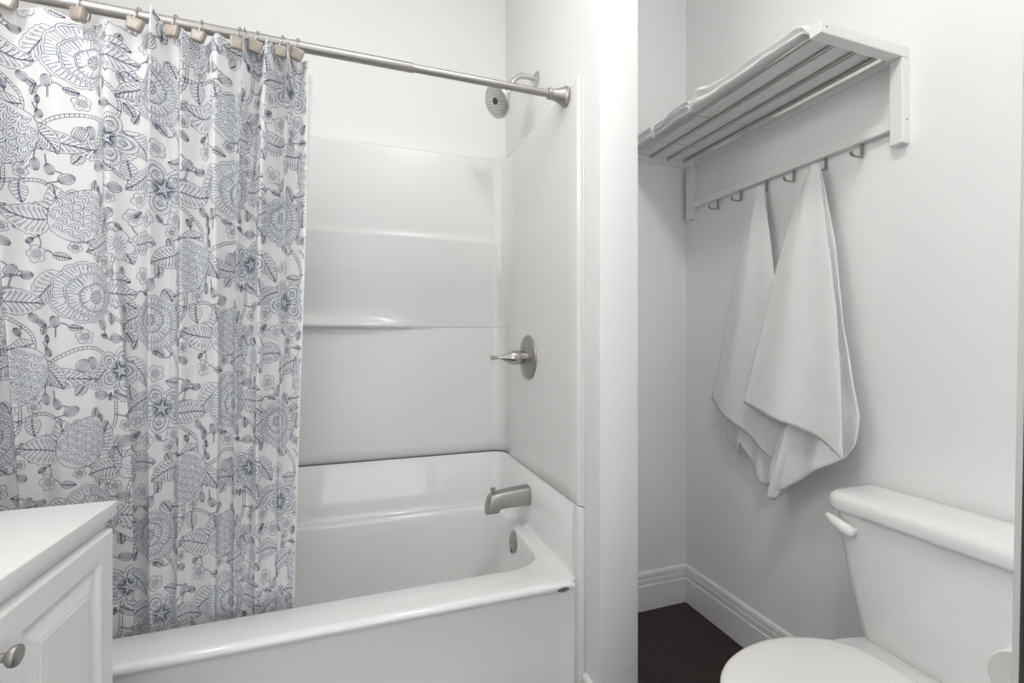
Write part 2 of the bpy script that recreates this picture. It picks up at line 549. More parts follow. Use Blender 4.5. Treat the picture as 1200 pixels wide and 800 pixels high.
sh = thing('overhead_shower', 'satin chrome shower head on a bent arm above the surround', 'shower head', (X_PART, 1.673, 2.19))
MB().lathe([(0, 0.030), (0.004, 0.030), (0.008, 0.024), (0.014, 0.014), (0.016, 0.011)], (X_PART, 1.673, 2.19), (-1, 0, 0), 28).build('flange', M_PLATE, sh)
arm = [(X_PART - 0.002, 1.673, 2.19), (X_PART - 0.04, 1.673, 2.195), (X_PART - 0.062, 1.673, 2.194), (X_PART - 0.080, 1.673, 2.186), (X_PART - 0.096, 1.673, 2.170), (X_PART - 0.108, 1.673, 2.150), (X_PART - 0.124, 1.674, 2.106)]
MB().tube(arm, 0.0105, 16).build('arm', M_PLATE, sh)
hax = Vector((-0.842, -0.293, -0.451)).normalized()
hp = Vector((X_PART - 0.130, 1.675, 2.094))
hd = MB().lathe([(-0.012, 0.012), (0.004, 0.016), (0.016, 0.019), (0.022, 0.024), (0.032, 0.043), (0.038, 0.0605), (0.044, 0.0635), (0.052, 0.063), (0.0565, 0.0595), (0.058, 0.055), (0.058, 0.0)], hp - hax * 0.006, hax, 40).build('head', M_PLATE, sh)
fc = hp + hax * 0.0515
MB().lathe([(0, 0.0125), (0.003, 0.012), (0.004, 0.009), (0.002, 0.007), (0.0015, 0)], fc, hax, 20).build('centre_nozzle', M_DARK, hd)
u_ = hax.orthogonal().normalized()
w_ = hax.cross(u_)
nz = MB()
for rr, k in ((0.022, 10), (0.033, 16), (0.044, 22), (0.050, 26)):
    for i in range(k):
        t = 2 * PI * (i + 0.3 * rr * 100) / k
        nz.lathe([(0, 0.0026), (0.0014, 0.0022), (0.0017, 0)], fc + (u_ * math.cos(t) + w_ * math.sin(t)) * rr, hax, 6)
no = nz.build('spray_nozzles', M_STEEL, hd)
no['kind'] = 'stuff'

# ================================================================== CURTAIN ROD
Y_ROD, Z_ROD = 1.362, 1.963
rod = thing('curtain_rod', 'brushed nickel tension shower rod with flared end flange', 'shower rod', (XE, Y_ROD, Z_ROD))
MB().lathe([(0, 0.0135), (1.02, 0.0135), (1.022, 0.0125)], (X_LEFT + 0.02, Y_ROD, Z_ROD), (1, 0, 0), 24).build('outer_tube', M_NICKEL, rod)
MB().lathe([(0, 0.0115), (0.51, 0.0115)], (0.13, Y_ROD, Z_ROD), (1, 0, 0), 24).build('inner_tube', M_NICKEL, rod)
FL = [(0, 0.030), (0.004, 0.0315), (0.009, 0.0315), (0.012, 0.029), (0.014, 0.0265), (0.020, 0.0255), (0.030, 0.0215), (0.042, 0.018), (0.056, 0.0165), (0.058, 0.0178), (0.064, 0.0178), (0.066, 0.0165), (0.067, 0.0125)]
f1 = MB().lathe(FL, (XE - 0.001, Y_ROD, Z_ROD), (-1, 0, 0), 32).build('end_flange', M_NICKEL, rod)
MB().lathe(FL, (X_LEFT + 0.013, Y_ROD, Z_ROD), (1, 0, 0), 32).build('end_flange', M_NICKEL, rod)

# ================================================================== SHOWER CURTAIN
HOOK_X = [-0.850, -0.795, -0.739, -0.609, -0.501, -0.425, -0.370, -0.284, -0.244, -0.183, -0.146]
NH = len(HOOK_X)
Z_CT, Z_CB = 1.938, 0.22
CELL_L = 0.138
rng = random.Random(7)
cell_b = [0.05, 0.06, 0.02, 0.06, 0.10, 0.08, 0.05, 0.12, 0.07, 0.12]


def cell_depth(w, bb):
    lo, hi = 0.0, 0.2
    t = np.linspace(0, 1, 80)
    for _ in range(30):
        D = (lo + hi) / 2
        x = w * (t + bb * np.sin(2 * PI * t))
        y = D * np.sin(PI * t) ** 2
        if np.hypot(np.diff(x), np.diff(y)).sum() < CELL_L:
            lo = D
        else:
            hi = D
    return lo


NC, NR = 84, 210           # columns per cell, rows
S_W = 1.12                 # printed width of the cloth
V_H = Z_CT - Z_CB
bot_x = np.array(HOOK_X)
bot_x = -0.855 + (bot_x + 0.85) * (0.665 / 0.704)
even = np.linspace(-0.855, -0.190, NH)
bot_x = 0.45 * bot_x + 0.55 * even
top_x = np.array(HOOK_X)
vv = np.linspace(0, 1, NR)                # 0 = top hem, 1 = bottom hem
GX, GY, GZ = [], [], []
D0 = [cell_depth(HOOK_X[i + 1] - HOOK_X[i], cell_b[i]) for i in range(NH - 1)]
wob = [rng.uniform(-1, 1) for _ in range(NH)]
bot_amp = [0.65, 0.4, 0.75, 0.95, 0.28, 0.10, 0.50, 0.12, 0.36, 0.12]
for r in range(NR):
    v = vv[r]
    e = v ** 0.8
    hx = top_x * (1 - e) + bot_x * e
    hx = hx + np.array([0.008 * wob[i] * math.sin(3.1 * v + i * 1.7) for i in range(NH)]) * min(1, v * 4)
    Y0 = Y_ROD + 0.012 + 0.135 * v
    X, Y = [], []
    for i in range(NH - 1):
        w = hx[i + 1] - hx[i]
        t = np.linspace(0, 1, NC, endpoint=False)
        D = D0[i] * ((1 - e) + bot_amp[i] * e)
        bb = cell_b[i] * (1 - 0.3 * e)
        fold = np.sin(PI * t) ** 2
        x = hx[i] + w * (t + bb * np.sin(2 * PI * t))
        if i == 3:                      # the deep fold that leans over its neighbour
            x = x + 0.050 * sstep(0.15, 0.7, v) * np.sin(PI * t) ** 3
        if i == 6:
            x = x + 0.018 * sstep(0.1, 0.6, v) * np.sin(PI * t) ** 3
        y = Y0 - D * fold
        # soft secondary ripples that die out at the top
        y = y + 0.0035 * v * np.sin(2 * PI * (t * 1 + i * 0.37) + 4 * v)
        X.append(x)
        Y.append(y)
    t = np.linspace(0, 1, 24)
    X.append(hx[-1] + (0.028 - 0.006 * v) * t)
    Y.append(Y0 - 0.020 * (1 - 0.5 * v) * np.sin(PI * 0.5 * t) ** 2)
    X = np.concatenate(X)
    Y = np.concatenate(Y)
    Z = np.full_like(X, Z_CT - v * V_H)
    if v < 0.05:                        # hem dips between hooks, stands a little at the folds
        Z = Z - (1 - v / 0.05) * 0.006 * (1 - np.cos(np.linspace(0, 9 * PI, len(X))))
    if v < 0.09:                        # two folds stand up in front of the rod
        for ci, lift in ((4, 0.034), (7, 0.030), (8, 0.014), (9, 0.020)):
            tt = np.linspace(0, 1, NC, endpoint=False)
            Z[ci * NC:(ci + 1) * NC] += lift * np.sin(PI * tt) ** 1.4 * (1 - v / 0.09)
    GX.append(X)
    GY.append(Y)
    GZ.append(Z)
GX, GY, GZ = map(np.array, (GX, GY, GZ))
NX = GX.shape[1]
# cloth coordinate along each row (arc length, averaged over the rows so that print runs straight)
al = np.concatenate([np.zeros((NR, 1)), np.cumsum(np.hypot(np.diff(GX, axis=1), np.diff(GY, axis=1)), axis=1)], axis=1)
al = (al / al[:, -1:]).mean(axis=0)
P = np.stack([GX, GY, GZ], -1)
du = np.gradient(P, axis=1)
dv = np.gradient(P, axis=0)
N = np.cross(dv, du)
N /= np.linalg.norm(N, axis=-1, keepdims=True) + 1e-9
if N[..., 1].mean() > 0:
    N = -N


def cloth(sx, sv, off):
    """cloth coordinates (m across, m down) -> points on the curtain's front"""
    fu = np.interp(sx / S_W, al, np.arange(NX))
    fv = np.clip(sv / V_H, 0, 1) * (NR - 1)
    i0 = np.clip(np.floor(fu).astype(int), 0, NX - 2)
    j0 = np.clip(np.floor(fv).astype(int), 0, NR - 2)
    a = (fu - i0)[:, None]
    c = (fv - j0)[:, None]

    def bil(A):
        return (A[j0, i0] * (1 - a) + A[j0, i0 + 1] * a) * (1 - c) + (A[j0 + 1, i0] * (1 - a) + A[j0 + 1, i0 + 1] * a) * c
    return bil(P) + bil(N) * off


# ---- the print: line drawings of flowers, leaves, buds and vines in one repeat --------------------
prng = random.Random(21)


def A2(l):
    return np.array(l, dtype=float)


def scallop(R, n, depth, c=(0, 0), ph=0.0, k=96, sq=1.0):
    t = np.linspace(0, 2 * PI, k)
    r = R * (1 - depth + depth * np.abs(np.cos(n * (t - ph) / 2)) ** 0.6)
    return np.stack([c[0] + r * np.cos(t), c[1] + sq * r * np.sin(t)], 1)


def circle(c, r, k=14):
    t = np.linspace(0, 2 * PI, k)
    return np.stack([c[0] + r * np.cos(t), c[1] + r * np.sin(t)], 1)


def m_petal(r0, r1, half, lobes):
    """one fan-shaped petal along +x: scalloped tip, hatching from tip and base"""
    k = 30
    t = np.linspace(-half, half, k)
    tip = r1 * (1 - 0.10 * (t / half) ** 2) * (1 - 0.07 + 0.07 * np.abs(np.cos(lobes * PI * (t / half) / 2)) ** 0.6)
    top = np.stack([tip * np.cos(t), tip * np.sin(t)], 1)
    e = 0.55
    b0 = A2([[r0 * math.cos(-half * e), r0 * math.sin(-half * e)]])
    b1 = A2([[r0 * math.cos(half * e), r0 * math.sin(half * e)]])
    out = np.concatenate([b0, top, b1])
    st = [out]
    rr = 1 - 0.075
    st.append(top[2:-2] * rr)
    m = max(5, int(r1 * half * 2 / 0.0075))
    for i in range(1, m):
        a = -half + 2 * half * i / m
        q = r1 * (1 - 0.10 * (a / half) ** 2)
        l1 = prng.uniform(0.45, 0.72)
        d = A2([math.cos(a), math.sin(a)])
        d2 = A2([math.cos(a * 0.8), math.sin(a * 0.8)])
        st.append(np.stack([d * q * 0.89, (d * 0.5 + d2 * 0.5) * (r0 + (q - r0) * l1)]))
        if i % 3 == 0:
            st.append(np.stack([d2 * r0 * 1.05, d2 * (r0 + (q - r0) * 0.28)]))
    return out, st


def m_heart(R):
    st = [circle((0, 0), R, 20), circle((0, 0), R * 0.62, 16)]
    for i in range(9):
        t = 2 * PI * i / 9
        st.append(circle((0.8 * R * math.cos(t), 0.8 * R * math.sin(t)), 0.15 * R, 8))
    for i in range(5):
        t = 2 * PI * i / 5
        st.append(circle((0.3 * R * math.cos(t), 0.3 * R * math.sin(t)), 0.13 * R, 7))
    return scallop(R, 9, 0.08), st


def place_rose(pos, R, ang, prio, side):
    """overlapping petals in three rings; side > 0 tips the flower so that it shows in profile"""
    c = A2(pos)
    n = 0
    for ring, (q, num, half) in enumerate([(1.0, 7, 0.62), (0.74, 6, 0.66), (0.50, 5, 0.72)]):
        cc = c + A2([math.cos(ang), -math.sin(ang)]) * R * side * 0.22 * ring
        order = list(range(num))
        prng.shuffle(order)
        for o_ in order:
            a = 2 * PI * (o_ + 0.37 * ring) / num + prng.uniform(-0.1, 0.1)
            mo = m_petal(0.10 * R, R * q * prng.uniform(0.92, 1.08), half * prng.uniform(0.9, 1.1), prng.choice([3, 5]))
            place(mo, cc, a, prio + 0.02 * n)
            n += 1
    place(m_heart(R * 0.21), c + A2([math.cos(ang), -math.sin(ang)]) * R * side * 0.5, ang, prio + 0.02 * n)


def m_butterfly(R):
    """five broad petals, each with a nested drop and an eye"""
    st = []
    tt = np.linspace(0, 2 * PI, 200)
    r = R * (0.52 + 0.48 * np.abs(np.cos(2.5 * tt)) ** 0.7)
    out = np.stack([r * np.cos(tt), r * np.sin(tt)], 1)
    st.append(out)
    for i in range(5):
        a = 2 * PI * i / 5
        d = A2([math.cos(a), math.sin(a)])
        n = A2([-d[1], d[0]])
        for q in (0.86, 0.70):
            u = np.linspace(0, 1, 24)
            wdt = 0.30 * R * q * np.sin(PI * u ** 1.3)
            p1 = d[None] * (0.12 * R + u[:, None] * (R * q - 0.12 * R)) + n[None] * wdt[:, None]
            p2 = d[None] * (0.12 * R + u[:, None] * (R * q - 0.12 * R)) - n[None] * wdt[:, None]
            st += [p1, p2]
        st.append(circle(d * R * 0.56, 0.10 * R, 14))
        st.append(circle(d * R * 0.56, 0.05 * R, 9))
        for k in range(-4, 5):
            b0 = d * R * 0.16 + n * k * 0.018 * R
            b1 = d * R * (0.42 - 0.015 * abs(k)) + n * k * 0.06 * R
            st.append(np.stack([b0, (b0 + b1) / 2 + n * k * 0.004 * R, b1]))
        for k in range(-5, 6):
            a2 = a + k * 0.075
            st.append(np.stack([A2([math.cos(a2), math.sin(a2)]) * R * 0.80 * (1 - 0.01 * k * k), A2([math.cos(a2), math.sin(a2)]) * R * (0.92 - 0.011 * k * k)]))
    st += [circle((0, 0), 0.12 * R, 16), circle((0, 0), 0.05 * R, 9)]
    return out, st


def m_cone(R):
    """artichoke-like head: overlapping scales above a collar of leaves"""
    st = []
    t = np.linspace(0, 2 * PI, 90)
    out = np.stack([0.72 * R * np.cos(t) * (1 - 0.22 * np.sin(t)), 1.0 * R * np.sin(t)], 1)
    out[:, 0] *= 1 + 0.03 * np.cos(22 * t)
    st.append(out)
    for j in range(7):
        y = R * (-0.84 + 0.25 * j)
        hw = 0.72 * R * math.sqrt(max(0.02, 1 - (y / R) ** 2)) * (1 - 0.22 * y / R)
        n = max(2, int(hw * 2 / (0.27 * R)))
        for i in range(n):
            cx = -hw + (i + 0.5 + (0.25 if j % 2 else -0.25)) * 2 * hw / n
            if abs(cx) > hw * 0.96:
                continue
            u = np.linspace(0, PI, 9)
            st.append(np.stack([cx + 0.135 * R * np.cos(u), y + 0.22 * R * np.sin(u) ** 0.8], 1))
            st.append(np.stack([cx + 0.08 * R * np.cos(u), y + 0.13 * R * np.sin(u)], 1))
            st.append(A2([[cx, y + 0.01 * R], [cx, y + 0.10 * R]]))
    return out, st


def m_leaf(L, W, curve=0.25, serr=0.05, veins=9):
    """pointed leaf along +x from the origin"""
    u = np.linspace(0, 1, 40)
    mid = np.stack([u * L, curve * L * (u * u - u) * 1.2], 1)
    tn = np.gradient(mid, axis=0)
    tn /= np.linalg.norm(tn, axis=1, keepdims=True)
    nn = np.stack([-tn[:, 1], tn[:, 0]], 1)
    wd = W * np.sin(PI * u ** 0.8) ** 0.85 * (1 + serr * np.sin(2 * PI * u * 8))
    a = mid + nn * wd[:, None]
    c = mid - nn * wd[:, None]
    out = np.concatenate([a, c[::-1]])
    st = [a, c, mid, mid + nn * 0.0014]
    for i in range(1, veins + 1):
        k = int(38 * i / (veins + 1)) + 1
        k2 = min(39, k + 5)
        for sg in (1, -1):
            e = mid[k2] + sg * nn[k2] * wd[k2] * 0.86
            s0 = mid[k]
            st.append(np.stack([s0, (s0 + e) / 2 + tn[k] * 0.0012, e]))
            if L > 0.06:
                k3 = min(39, k2 + 1)
                e2 = mid[k3] + sg * nn[k3] * wd[k3] * 0.80
                st.append(np.stack([s0 * 0.35 + e2 * 0.65 + tn[k] * 0.001, e2]))
    return out, st


def m_bud(R):
    t = np.linspace(0, 2 * PI, 36)
    out = np.stack([R * np.cos(t), 0.74 * R * np.sin(t)], 1)
    st = [out]
    for k in (-0.6, -0.3, 0, 0.3, 0.6):
        u = np.linspace(-0.9, 0.9, 12)
        st.append(np.stack([R * u, 0.74 * R * k * np.sqrt(1 - u * u * 0.98)], 1))
    st.append(A2([[-R * 1.0, 0], [-R * 2.6, -0.5 * R]]))
    st.append(A2([[-R * 1.0, -0.12 * R], [-R * 2.6, -0.68 * R]]))
    return out, st


def m_daisy(R):
    tt = np.linspace(0, 2 * PI, 80)
    r = R * (0.6 + 0.4 * np.abs(np.cos(2.5 * tt)) ** 0.5)
    out = np.stack([r * np.cos(tt), r * np.sin(tt)], 1)
    st = [out, circle((0, 0), 0.28 * R, 12), circle((0, 0), 0.12 * R, 8)]
    for i in range(15):
        a = 2 * PI * i / 15
        st.append(A2([[0.32 * R * math.cos(a), 0.32 * R * math.sin(a)], [0.62 * R * math.cos(a), 0.62 * R * math.sin(a)]]))
    return out, st


def m_curl(R):
    t = np.linspace(0, 3.6 * PI, 70)
    r = R * (1 - t / (3.6 * PI)) ** 0.9
    p = np.stack([r * np.cos(t), r * np.sin(t)], 1)
    return None, [p, p * 0.84]


TW, TH = 0.37, 0.44   # one repeat before scaling
motifs = []          # (priority, outline, strokes, centre)


def place(mo, pos, ang, prio):
    c, s_ = math.cos(ang), math.sin(ang)
    Rm = np.array([[c, s_], [-s_, c]])
    o_, st = mo
    motifs.append((prio, None if o_ is None else o_ @ Rm + A2(pos), [q @ Rm + A2(pos) for q in st]))


big = [((0.060, 0.065), 'butterfly', 0.052, 0.5), ((0.245, 0.055), 'rose', 0.060, -0.4), ((0.130, 0.215), 'cone', 0.058, 0.35),
       ((0.315, 0.205), 'butterfly', 0.050, 1.3), ((0.045, 0.335), 'rose', 0.056, 2.4), ((0.235, 0.345), 'cone', 0.054, -2.6), ((0.330, 0.400), 'daisy', 0.030, 0.2)]
FN = dict(butterfly=m_butterfly, cone=m_cone, daisy=m_daisy)
for i, (pos, kind, R, ang) in enumerate(big):
    if kind == 'rose':
        place_rose(pos, R, ang, 100 + i, prng.uniform(0.5, 1.0))
    else:
        place(FN[kind](R), pos, ang, 100 + i)
    nl = 5 if kind == 'cone' else 4
    for k in range(nl):
        if kind == 'cone':
            a = ang - PI / 2 + (k - 2) * 0.62
            a = -a + PI * 0 if False else a
        else:
            a = ang + 2 * PI * (k + prng.uniform(-0.25, 0.25)) / nl
        L = prng.uniform(0.056, 0.088)
        st = A2(pos) + A2([math.cos(a), math.sin(a)]) * R * 0.72
        place(m_leaf(L, L * prng.uniform(0.24, 0.36), prng.uniform(-0.35, 0.35), prng.uniform(0.02, 0.09)), st, -a + prng.uniform(-0.4, 0.4), 60 + prng.random())
# vines between heads: double lines with ticks
LAT = [(i * TW, i * TH * 0.5 + j * TH) for i in (-2, -1, 0, 1, 2) for j in (-2, -1, 0, 1, 2)]
links = [(0, 1, (0, 0)), (0, 2, (0, 0)), (1, 3, (0, 0)), (2, 3, (0, 0)), (2, 4, (0, 0)), (4, 5, (0, 0)), (5, 6, (0, 0)), (3, 5, (0, 0)), (4, 0, (0, TH)), (6, 4, (TW, TH * 0.5)), (3, 0, (TW, TH * 0.5)), (5, 1, (0, TH))]
for a, c, sh_ in links:
    p0 = A2(big[a][0])
    p1 = A2(big[c][0]) + A2(sh_)
    d = p1 - p0
    L = np.linalg.norm(d)
    n = A2([-d[1], d[0]]) / L
    u = np.linspace(0, 1, 60)
    am = prng.choice([-1, 1]) * prng.uniform(0.025, 0.05)
    mid = p0[None] + d[None] * u[:, None] + n[None] * (am * np.sin(PI * u) + 0.012 * np.sin(2 * PI * u))[:, None]
    tn = np.gradient(mid, axis=0)
    tn /= np.linalg.norm(tn, axis=1, keepdims=True)
    nn = np.stack([-tn[:, 1], tn[:, 0]], 1)
    st = [mid + nn * 0.0028, mid - nn * 0.0028]
    for k in range(2, 58, 2):
        st.append(np.stack([mid[k] + nn[k] * 0.0026, mid[k] - nn[k] * 0.0026 + tn[k] * 0.002]))
    motifs.append((10, None, st))
    for k in (18, 30, 42):
        sg = prng.choice([-1, 1])
        aa = math.atan2(nn[k][1] * sg, nn[k][0] * sg)
        if prng.random() < 0.6:
            Ll = prng.uniform(0.026, 0.046)
            place(m_leaf(Ll, Ll * 0.34, prng.uniform(-0.3, 0.3), 0.02, 6), mid[k], -aa + prng.uniform(-0.5, 0.5), 40 + prng.random())
        else:
            rb = prng.uniform(0.010, 0.014)
            place(m_bud(rb), mid[k] + nn[k] * sg * 2.4 * rb, -aa, 42 + prng.random())
# sprigs, daisies and curls in the gaps left over
PS = 1.28
motifs = [(pr, None if o_ is None else o_ * PS, [q * PS for q in st]) for pr, o_, st in motifs]
TW *= PS
TH *= PS
LAT = [(a * PS, c * PS) for a, c in LAT]
occ = []
for pr, o_, st in motifs:
    q = o_ if o_ is not None else np.concatenate(st)
    for lx, ly in LAT:
        w = q[::4] + A2([lx, ly])
        ok = (w[:, 0] > -0.1) & (w[:, 0] < TW + 0.1) & (w[:, 1] > -0.1) & (w[:, 1] < TH + 0.1)
        occ.append(w[ok])
occ = np.concatenate(occ)
for _ in range(600):
    p = A2([prng.uniform(0, TW), prng.uniform(0, TH)])
    dmin = np.sqrt(((occ - p) ** 2).sum(1).min())
    if dmin < 0.013:
        continue
    R = min(dmin * 0.95, 0.022)
    kd = prng.random()
    if kd < 0.25:
        mo = m_daisy(R)
    elif kd < 0.5:
        mo = m_bud(R * 0.75)
    elif kd < 0.93:
        mo = m_leaf(R * 1.7, R * 0.5, prng.uniform(-0.3, 0.3), 0.04, 6)
    else:
        mo = m_curl(R * 0.8)
    near = occ[((occ - p) ** 2).sum(1).argmin()]
    dd = near - p
    ang_ = math.atan2(dd[1], dd[0])
    nn_ = A2([-dd[1], dd[0]])
    u_s = np.linspace(0, 1, 14)[:, None]
    stem = p[None] + dd[None] * u_s * 1.25 + nn_[None] * 0.25 * np.sin(PI * u_s)
    motifs.append((15, None, [stem, stem + nn_ / (np.linalg.norm(nn_) + 1e-9) * 0.0022]))
    place(mo, p, -ang_ + PI + prng.uniform(-0.6, 0.6), 20)
    o_ = motifs[-1][1] if motifs[-1][1] is not None else np.concatenate(motifs[-1][2])
    occ = np.concatenate([occ] + [o_ + A2(l) for l in LAT])


def inside(poly, pts):
    """even-odd test of pts against a closed polygon"""
    x, y = pts[:, 0][:, None], pts[:, 1][:, None]
    x0, y0 = poly[:, 0][None], poly[:, 1][None]
    x1, y1 = np.roll(poly[:, 0], -1)[None], np.roll(poly[:, 1], -1)[None]
    c = ((y0 > y) != (y1 > y)) & (x < (x1 - x0) * (y - y0) / (y1 - y0 + 1e-12) + x0)
    return c.sum(1) % 2 == 1


def resample(p, step=0.0026):
    d = np.concatenate([[0], np.cumsum(np.linalg.norm(np.diff(p, axis=0), axis=1))])
    n = max(2, int(d[-1] / step) + 1)
    q = np.linspace(0, d[-1], n)
    return np.stack([np.interp(q, d, p[:, 0]), np.interp(q, d, p[:, 1])], 1)


# segments of one repeat after hiding what lies under heads and leaves
polys = [(pr, o_ + A2(l)) for pr, o_, st in motifs if o_ is not None for l in LAT
         if (o_[:, 0] + l[0]).max() > -0.15 and (o_[:, 0] + l[0]).min() < TW + 0.15 and (o_[:, 1] + l[1]).max() > -0.15 and (o_[:, 1] + l[1]).min() < TH + 0.15]
boxes = [(q[:, 0].min(), q[:, 0].max(), q[:, 1].min(), q[:, 1].max()) for pr, q in polys]
SEG_A, SEG_B, SEG_NA, SEG_NB = [], [], [], []
for pr, o_, st in motifs:
    allp = [resample(q) for q in st]
    idx = np.concatenate([np.full(len(q), i) for i, q in enumerate(allp)])
    pts = np.concatenate(allp)
    lo, hi = pts.min(0), pts.max(0)
    hid = np.zeros(len(pts), bool)
    for (p2, q), bx_ in zip(polys, boxes):
        if p2 > pr and bx_[0] < hi[0] and bx_[1] > lo[0] and bx_[2] < hi[1] and bx_[3] > lo[1]:
            hid |= inside(q, pts)
    for q in allp:
        pass
    same = (idx[1:] == idx[:-1]) & ~hid[1:] & ~hid[:-1]
    tn = np.zeros_like(pts)
    dseg = np.diff(pts, axis=0)
    bnd = idx[1:] == idx[:-1]
    tn[:-1][bnd] += dseg[bnd]
    tn[1:][bnd] += dseg[bnd]
    tn /= np.linalg.norm(tn, axis=1, keepdims=True) + 1e-12
    nn = np.stack([-tn[:, 1], tn[:, 0]], 1)
    SEG_A.append(pts[:-1][same])
    SEG_B.append(pts[1:][same])
    SEG_NA.append(nn[:-1][same])
    SEG_NB.append(nn[1:][same])
SEG_A, SEG_B, SEG_NA, SEG_NB = map(np.concatenate, (SEG_A, SEG_B, SEG_NA, SEG_NB))
LINE_W = 0.0010
quads = []
for i in range(-1, int(S_W / TW) + 2):
    for j in range(-3, int(V_H / TH) + 3):
        d = A2([i * TW + 0.03, (i % 2) * TH * 0.5 + j * TH + 0.02])
        a, c = SEG_A + d, SEG_B + d
        ok = (np.minimum(a[:, 0], c[:, 0]) > 0.002) & (np.maximum(a[:, 0], c[:, 0]) < S_W - 0.002) & (np.minimum(a[:, 1], c[:, 1]) > 0.002) & (np.maximum(a[:, 1], c[:, 1]) < V_H - 0.002)
        if not ok.any():
            continue
        a, c, na, nb = a[ok], c[ok], SEG_NA[ok], SEG_NB[ok]
        hw = LINE_W / 2
        quads.append(np.stack([a + na * hw, a - na * hw, c - nb * hw, c + nb * hw], 1))
quads = np.concatenate(quads)
nq = len(quads)
flat = quads.reshape(-1, 2)
ink = cloth(flat[:, 0], flat[:, 1], 0.00045)
# tint of the printed shapes, per cloth vertex
uu = al * S_W
gu, gv = np.meshgrid(uu, vv * V_H)
ii = np.floor((gu - 0.03) / TW).astype(int)
lu = gu - 0.03 - ii * TW
lv = np.mod(gv - 0.02 - (ii % 2) * TH * 0.5, TH)
tint = np.zeros(gu.size)
lp_ = np.stack([lu.ravel(), lv.ravel()], 1)
for (p2, q), bx_ in zip(polys, boxes):
    sel = (lp_[:, 0] > bx_[0]) & (lp_[:, 0] < bx_[1]) & (lp_[:, 1] > bx_[2]) & (lp_[:, 1] < bx_[3])
    k = np.nonzero(sel)[0]
    if len(k):
        ins = inside(q, lp_[k])
        tint[k[ins]] = np.maximum(tint[k[ins]], 0.5 if p2 >= 100 else 0.3)


def curtain_material():
    m = bpy.data.materials.new('curtain_cloth')
    m.use_nodes = True
    nt = m.node_tree
    b = nt.nodes['Principled BSDF']
    b.inputs['Roughness'].default_value = 0.85
    b.inputs['Specular IOR Level'].default_value = 0.15
    at = nt.nodes.new('ShaderNodeAttribute')
    at.attribute_name = 'print_tint'
    mx = nt.nodes.new('ShaderNodeMix')
    mx.data_type = 'RGBA'
    mx.inputs['A'].default_value = (0.86, 0.855, 0.85, 1)
    mx.inputs['B'].default_value = (0.775, 0.80, 0.845, 1)
    nt.links.new(at.outputs['Fac'], mx.inputs['Factor'])
    nt.links.new(mx.outputs['Result'], b.inputs['Base Color'])
    tr = nt.nodes.new('ShaderNodeBsdfTranslucent')
    nt.links.new(mx.outputs['Result'], tr.inputs['Color'])
    ms = nt.nodes.new('ShaderNodeMixShader')
    ms.inputs[0].default_value = 0.25
    nt.links.new(b.outputs[0], ms.inputs[1])
    nt.links.new(tr.outputs[0], ms.inputs[2])
    nt.links.new(ms.outputs[0], nt.nodes['Material Output'].inputs[0])
    return m


M_CLOTH = curtain_material()
M_INK = mat('navy_print', (0.034, 0.046, 0.10), 0.8, spec=0.1)
me = bpy.data.meshes.new('shower_curtain')
nv = NR * NX
verts = np.concatenate([P.reshape(-1, 3), ink])
jj, i_ = np.meshgrid(np.arange(NR - 1), np.arange(NX - 1), indexing='ij')
q0 = (jj * NX + i_).ravel()
faces = np.stack([q0, q0 + NX, q0 + NX + 1, q0 + 1], 1)
faces2 = (np.arange(nq * 4).reshape(-1, 4) + nv)
allf = np.concatenate([faces, faces2])
corg = np.array([-0.45, Y_ROD, Z_CB])
me.vertices.add(len(verts))
me.vertices.foreach_set('co', (verts - corg).astype(np.float32).ravel())
me.loops.add(allf.size)
me.loops.foreach_set('vertex_index', allf.astype(np.int32).ravel())
me.polygons.add(len(allf))
me.polygons.foreach_set('loop_start', np.arange(0, allf.size, 4, dtype=np.int32))
me.polygons.foreach_set('loop_total', np.full(len(allf), 4, dtype=np.int32))
me.materials.append(M_CLOTH)
me.materials.append(M_INK)
me.polygons.foreach_set('material_index', np.concatenate([np.zeros(len(faces), np.int32), np.ones(len(faces2), np.int32)]))
me.polygons.foreach_set('use_smooth', np.ones(len(allf), bool))
at = me.attributes.new('print_tint', 'FLOAT', 'POINT')
at.data.foreach_set('value', np.concatenate([tint, np.zeros(len(ink))]).astype(np.float32))
me.update()
me.validate()
cur = bpy.data.objects.new('shower_curtain', me)
COL.objects.link(cur)
cur.location = corg
tag(cur, 'white shower curtain printed with navy line-drawn flowers and vines', 'shower curtain')

# clear liner behind the curtain
M_LINER = mat('liner_vinyl', (0.90, 0.89, 0.88), 0.3)
ln = M_LINER.node_tree
tp = ln.nodes.new('ShaderNodeBsdfTransparent')
ms = ln.nodes.new('ShaderNodeMixShader')
ms.inputs[0].default_value = 0.55
ln.links.new(tp.outputs[0], ms.inputs[1])
ln.links.new(ln.nodes['Principled BSDF'].outputs[0], ms.inputs[2])
ln.links.new(ms.outputs[0], ln.nodes['Material Output'].inputs[0])
lin = MB()
rows = []
for r in range(40):
    v = r / 39
    row = []
    for k in range(160):
        t = k / 159
        x = -0.85 + t * (0.741 - 0.085 * v)
        row.append((x, Y_ROD + 0.022 + 0.150 * v + (0.010 * (1 - 0.4 * v)) * math.sin(t * 48 + v * 2), 1.905 - v * 1.66))
    rows.append(row)
lin.loft(rows, False, False, closed=False)
tag(lin.build('curtain_liner', M_LINER, angle=80, origin=(-0.45, Y_ROD + 0.05, 0.245)), 'clear vinyl liner behind the floral shower curtain', 'curtain liner')

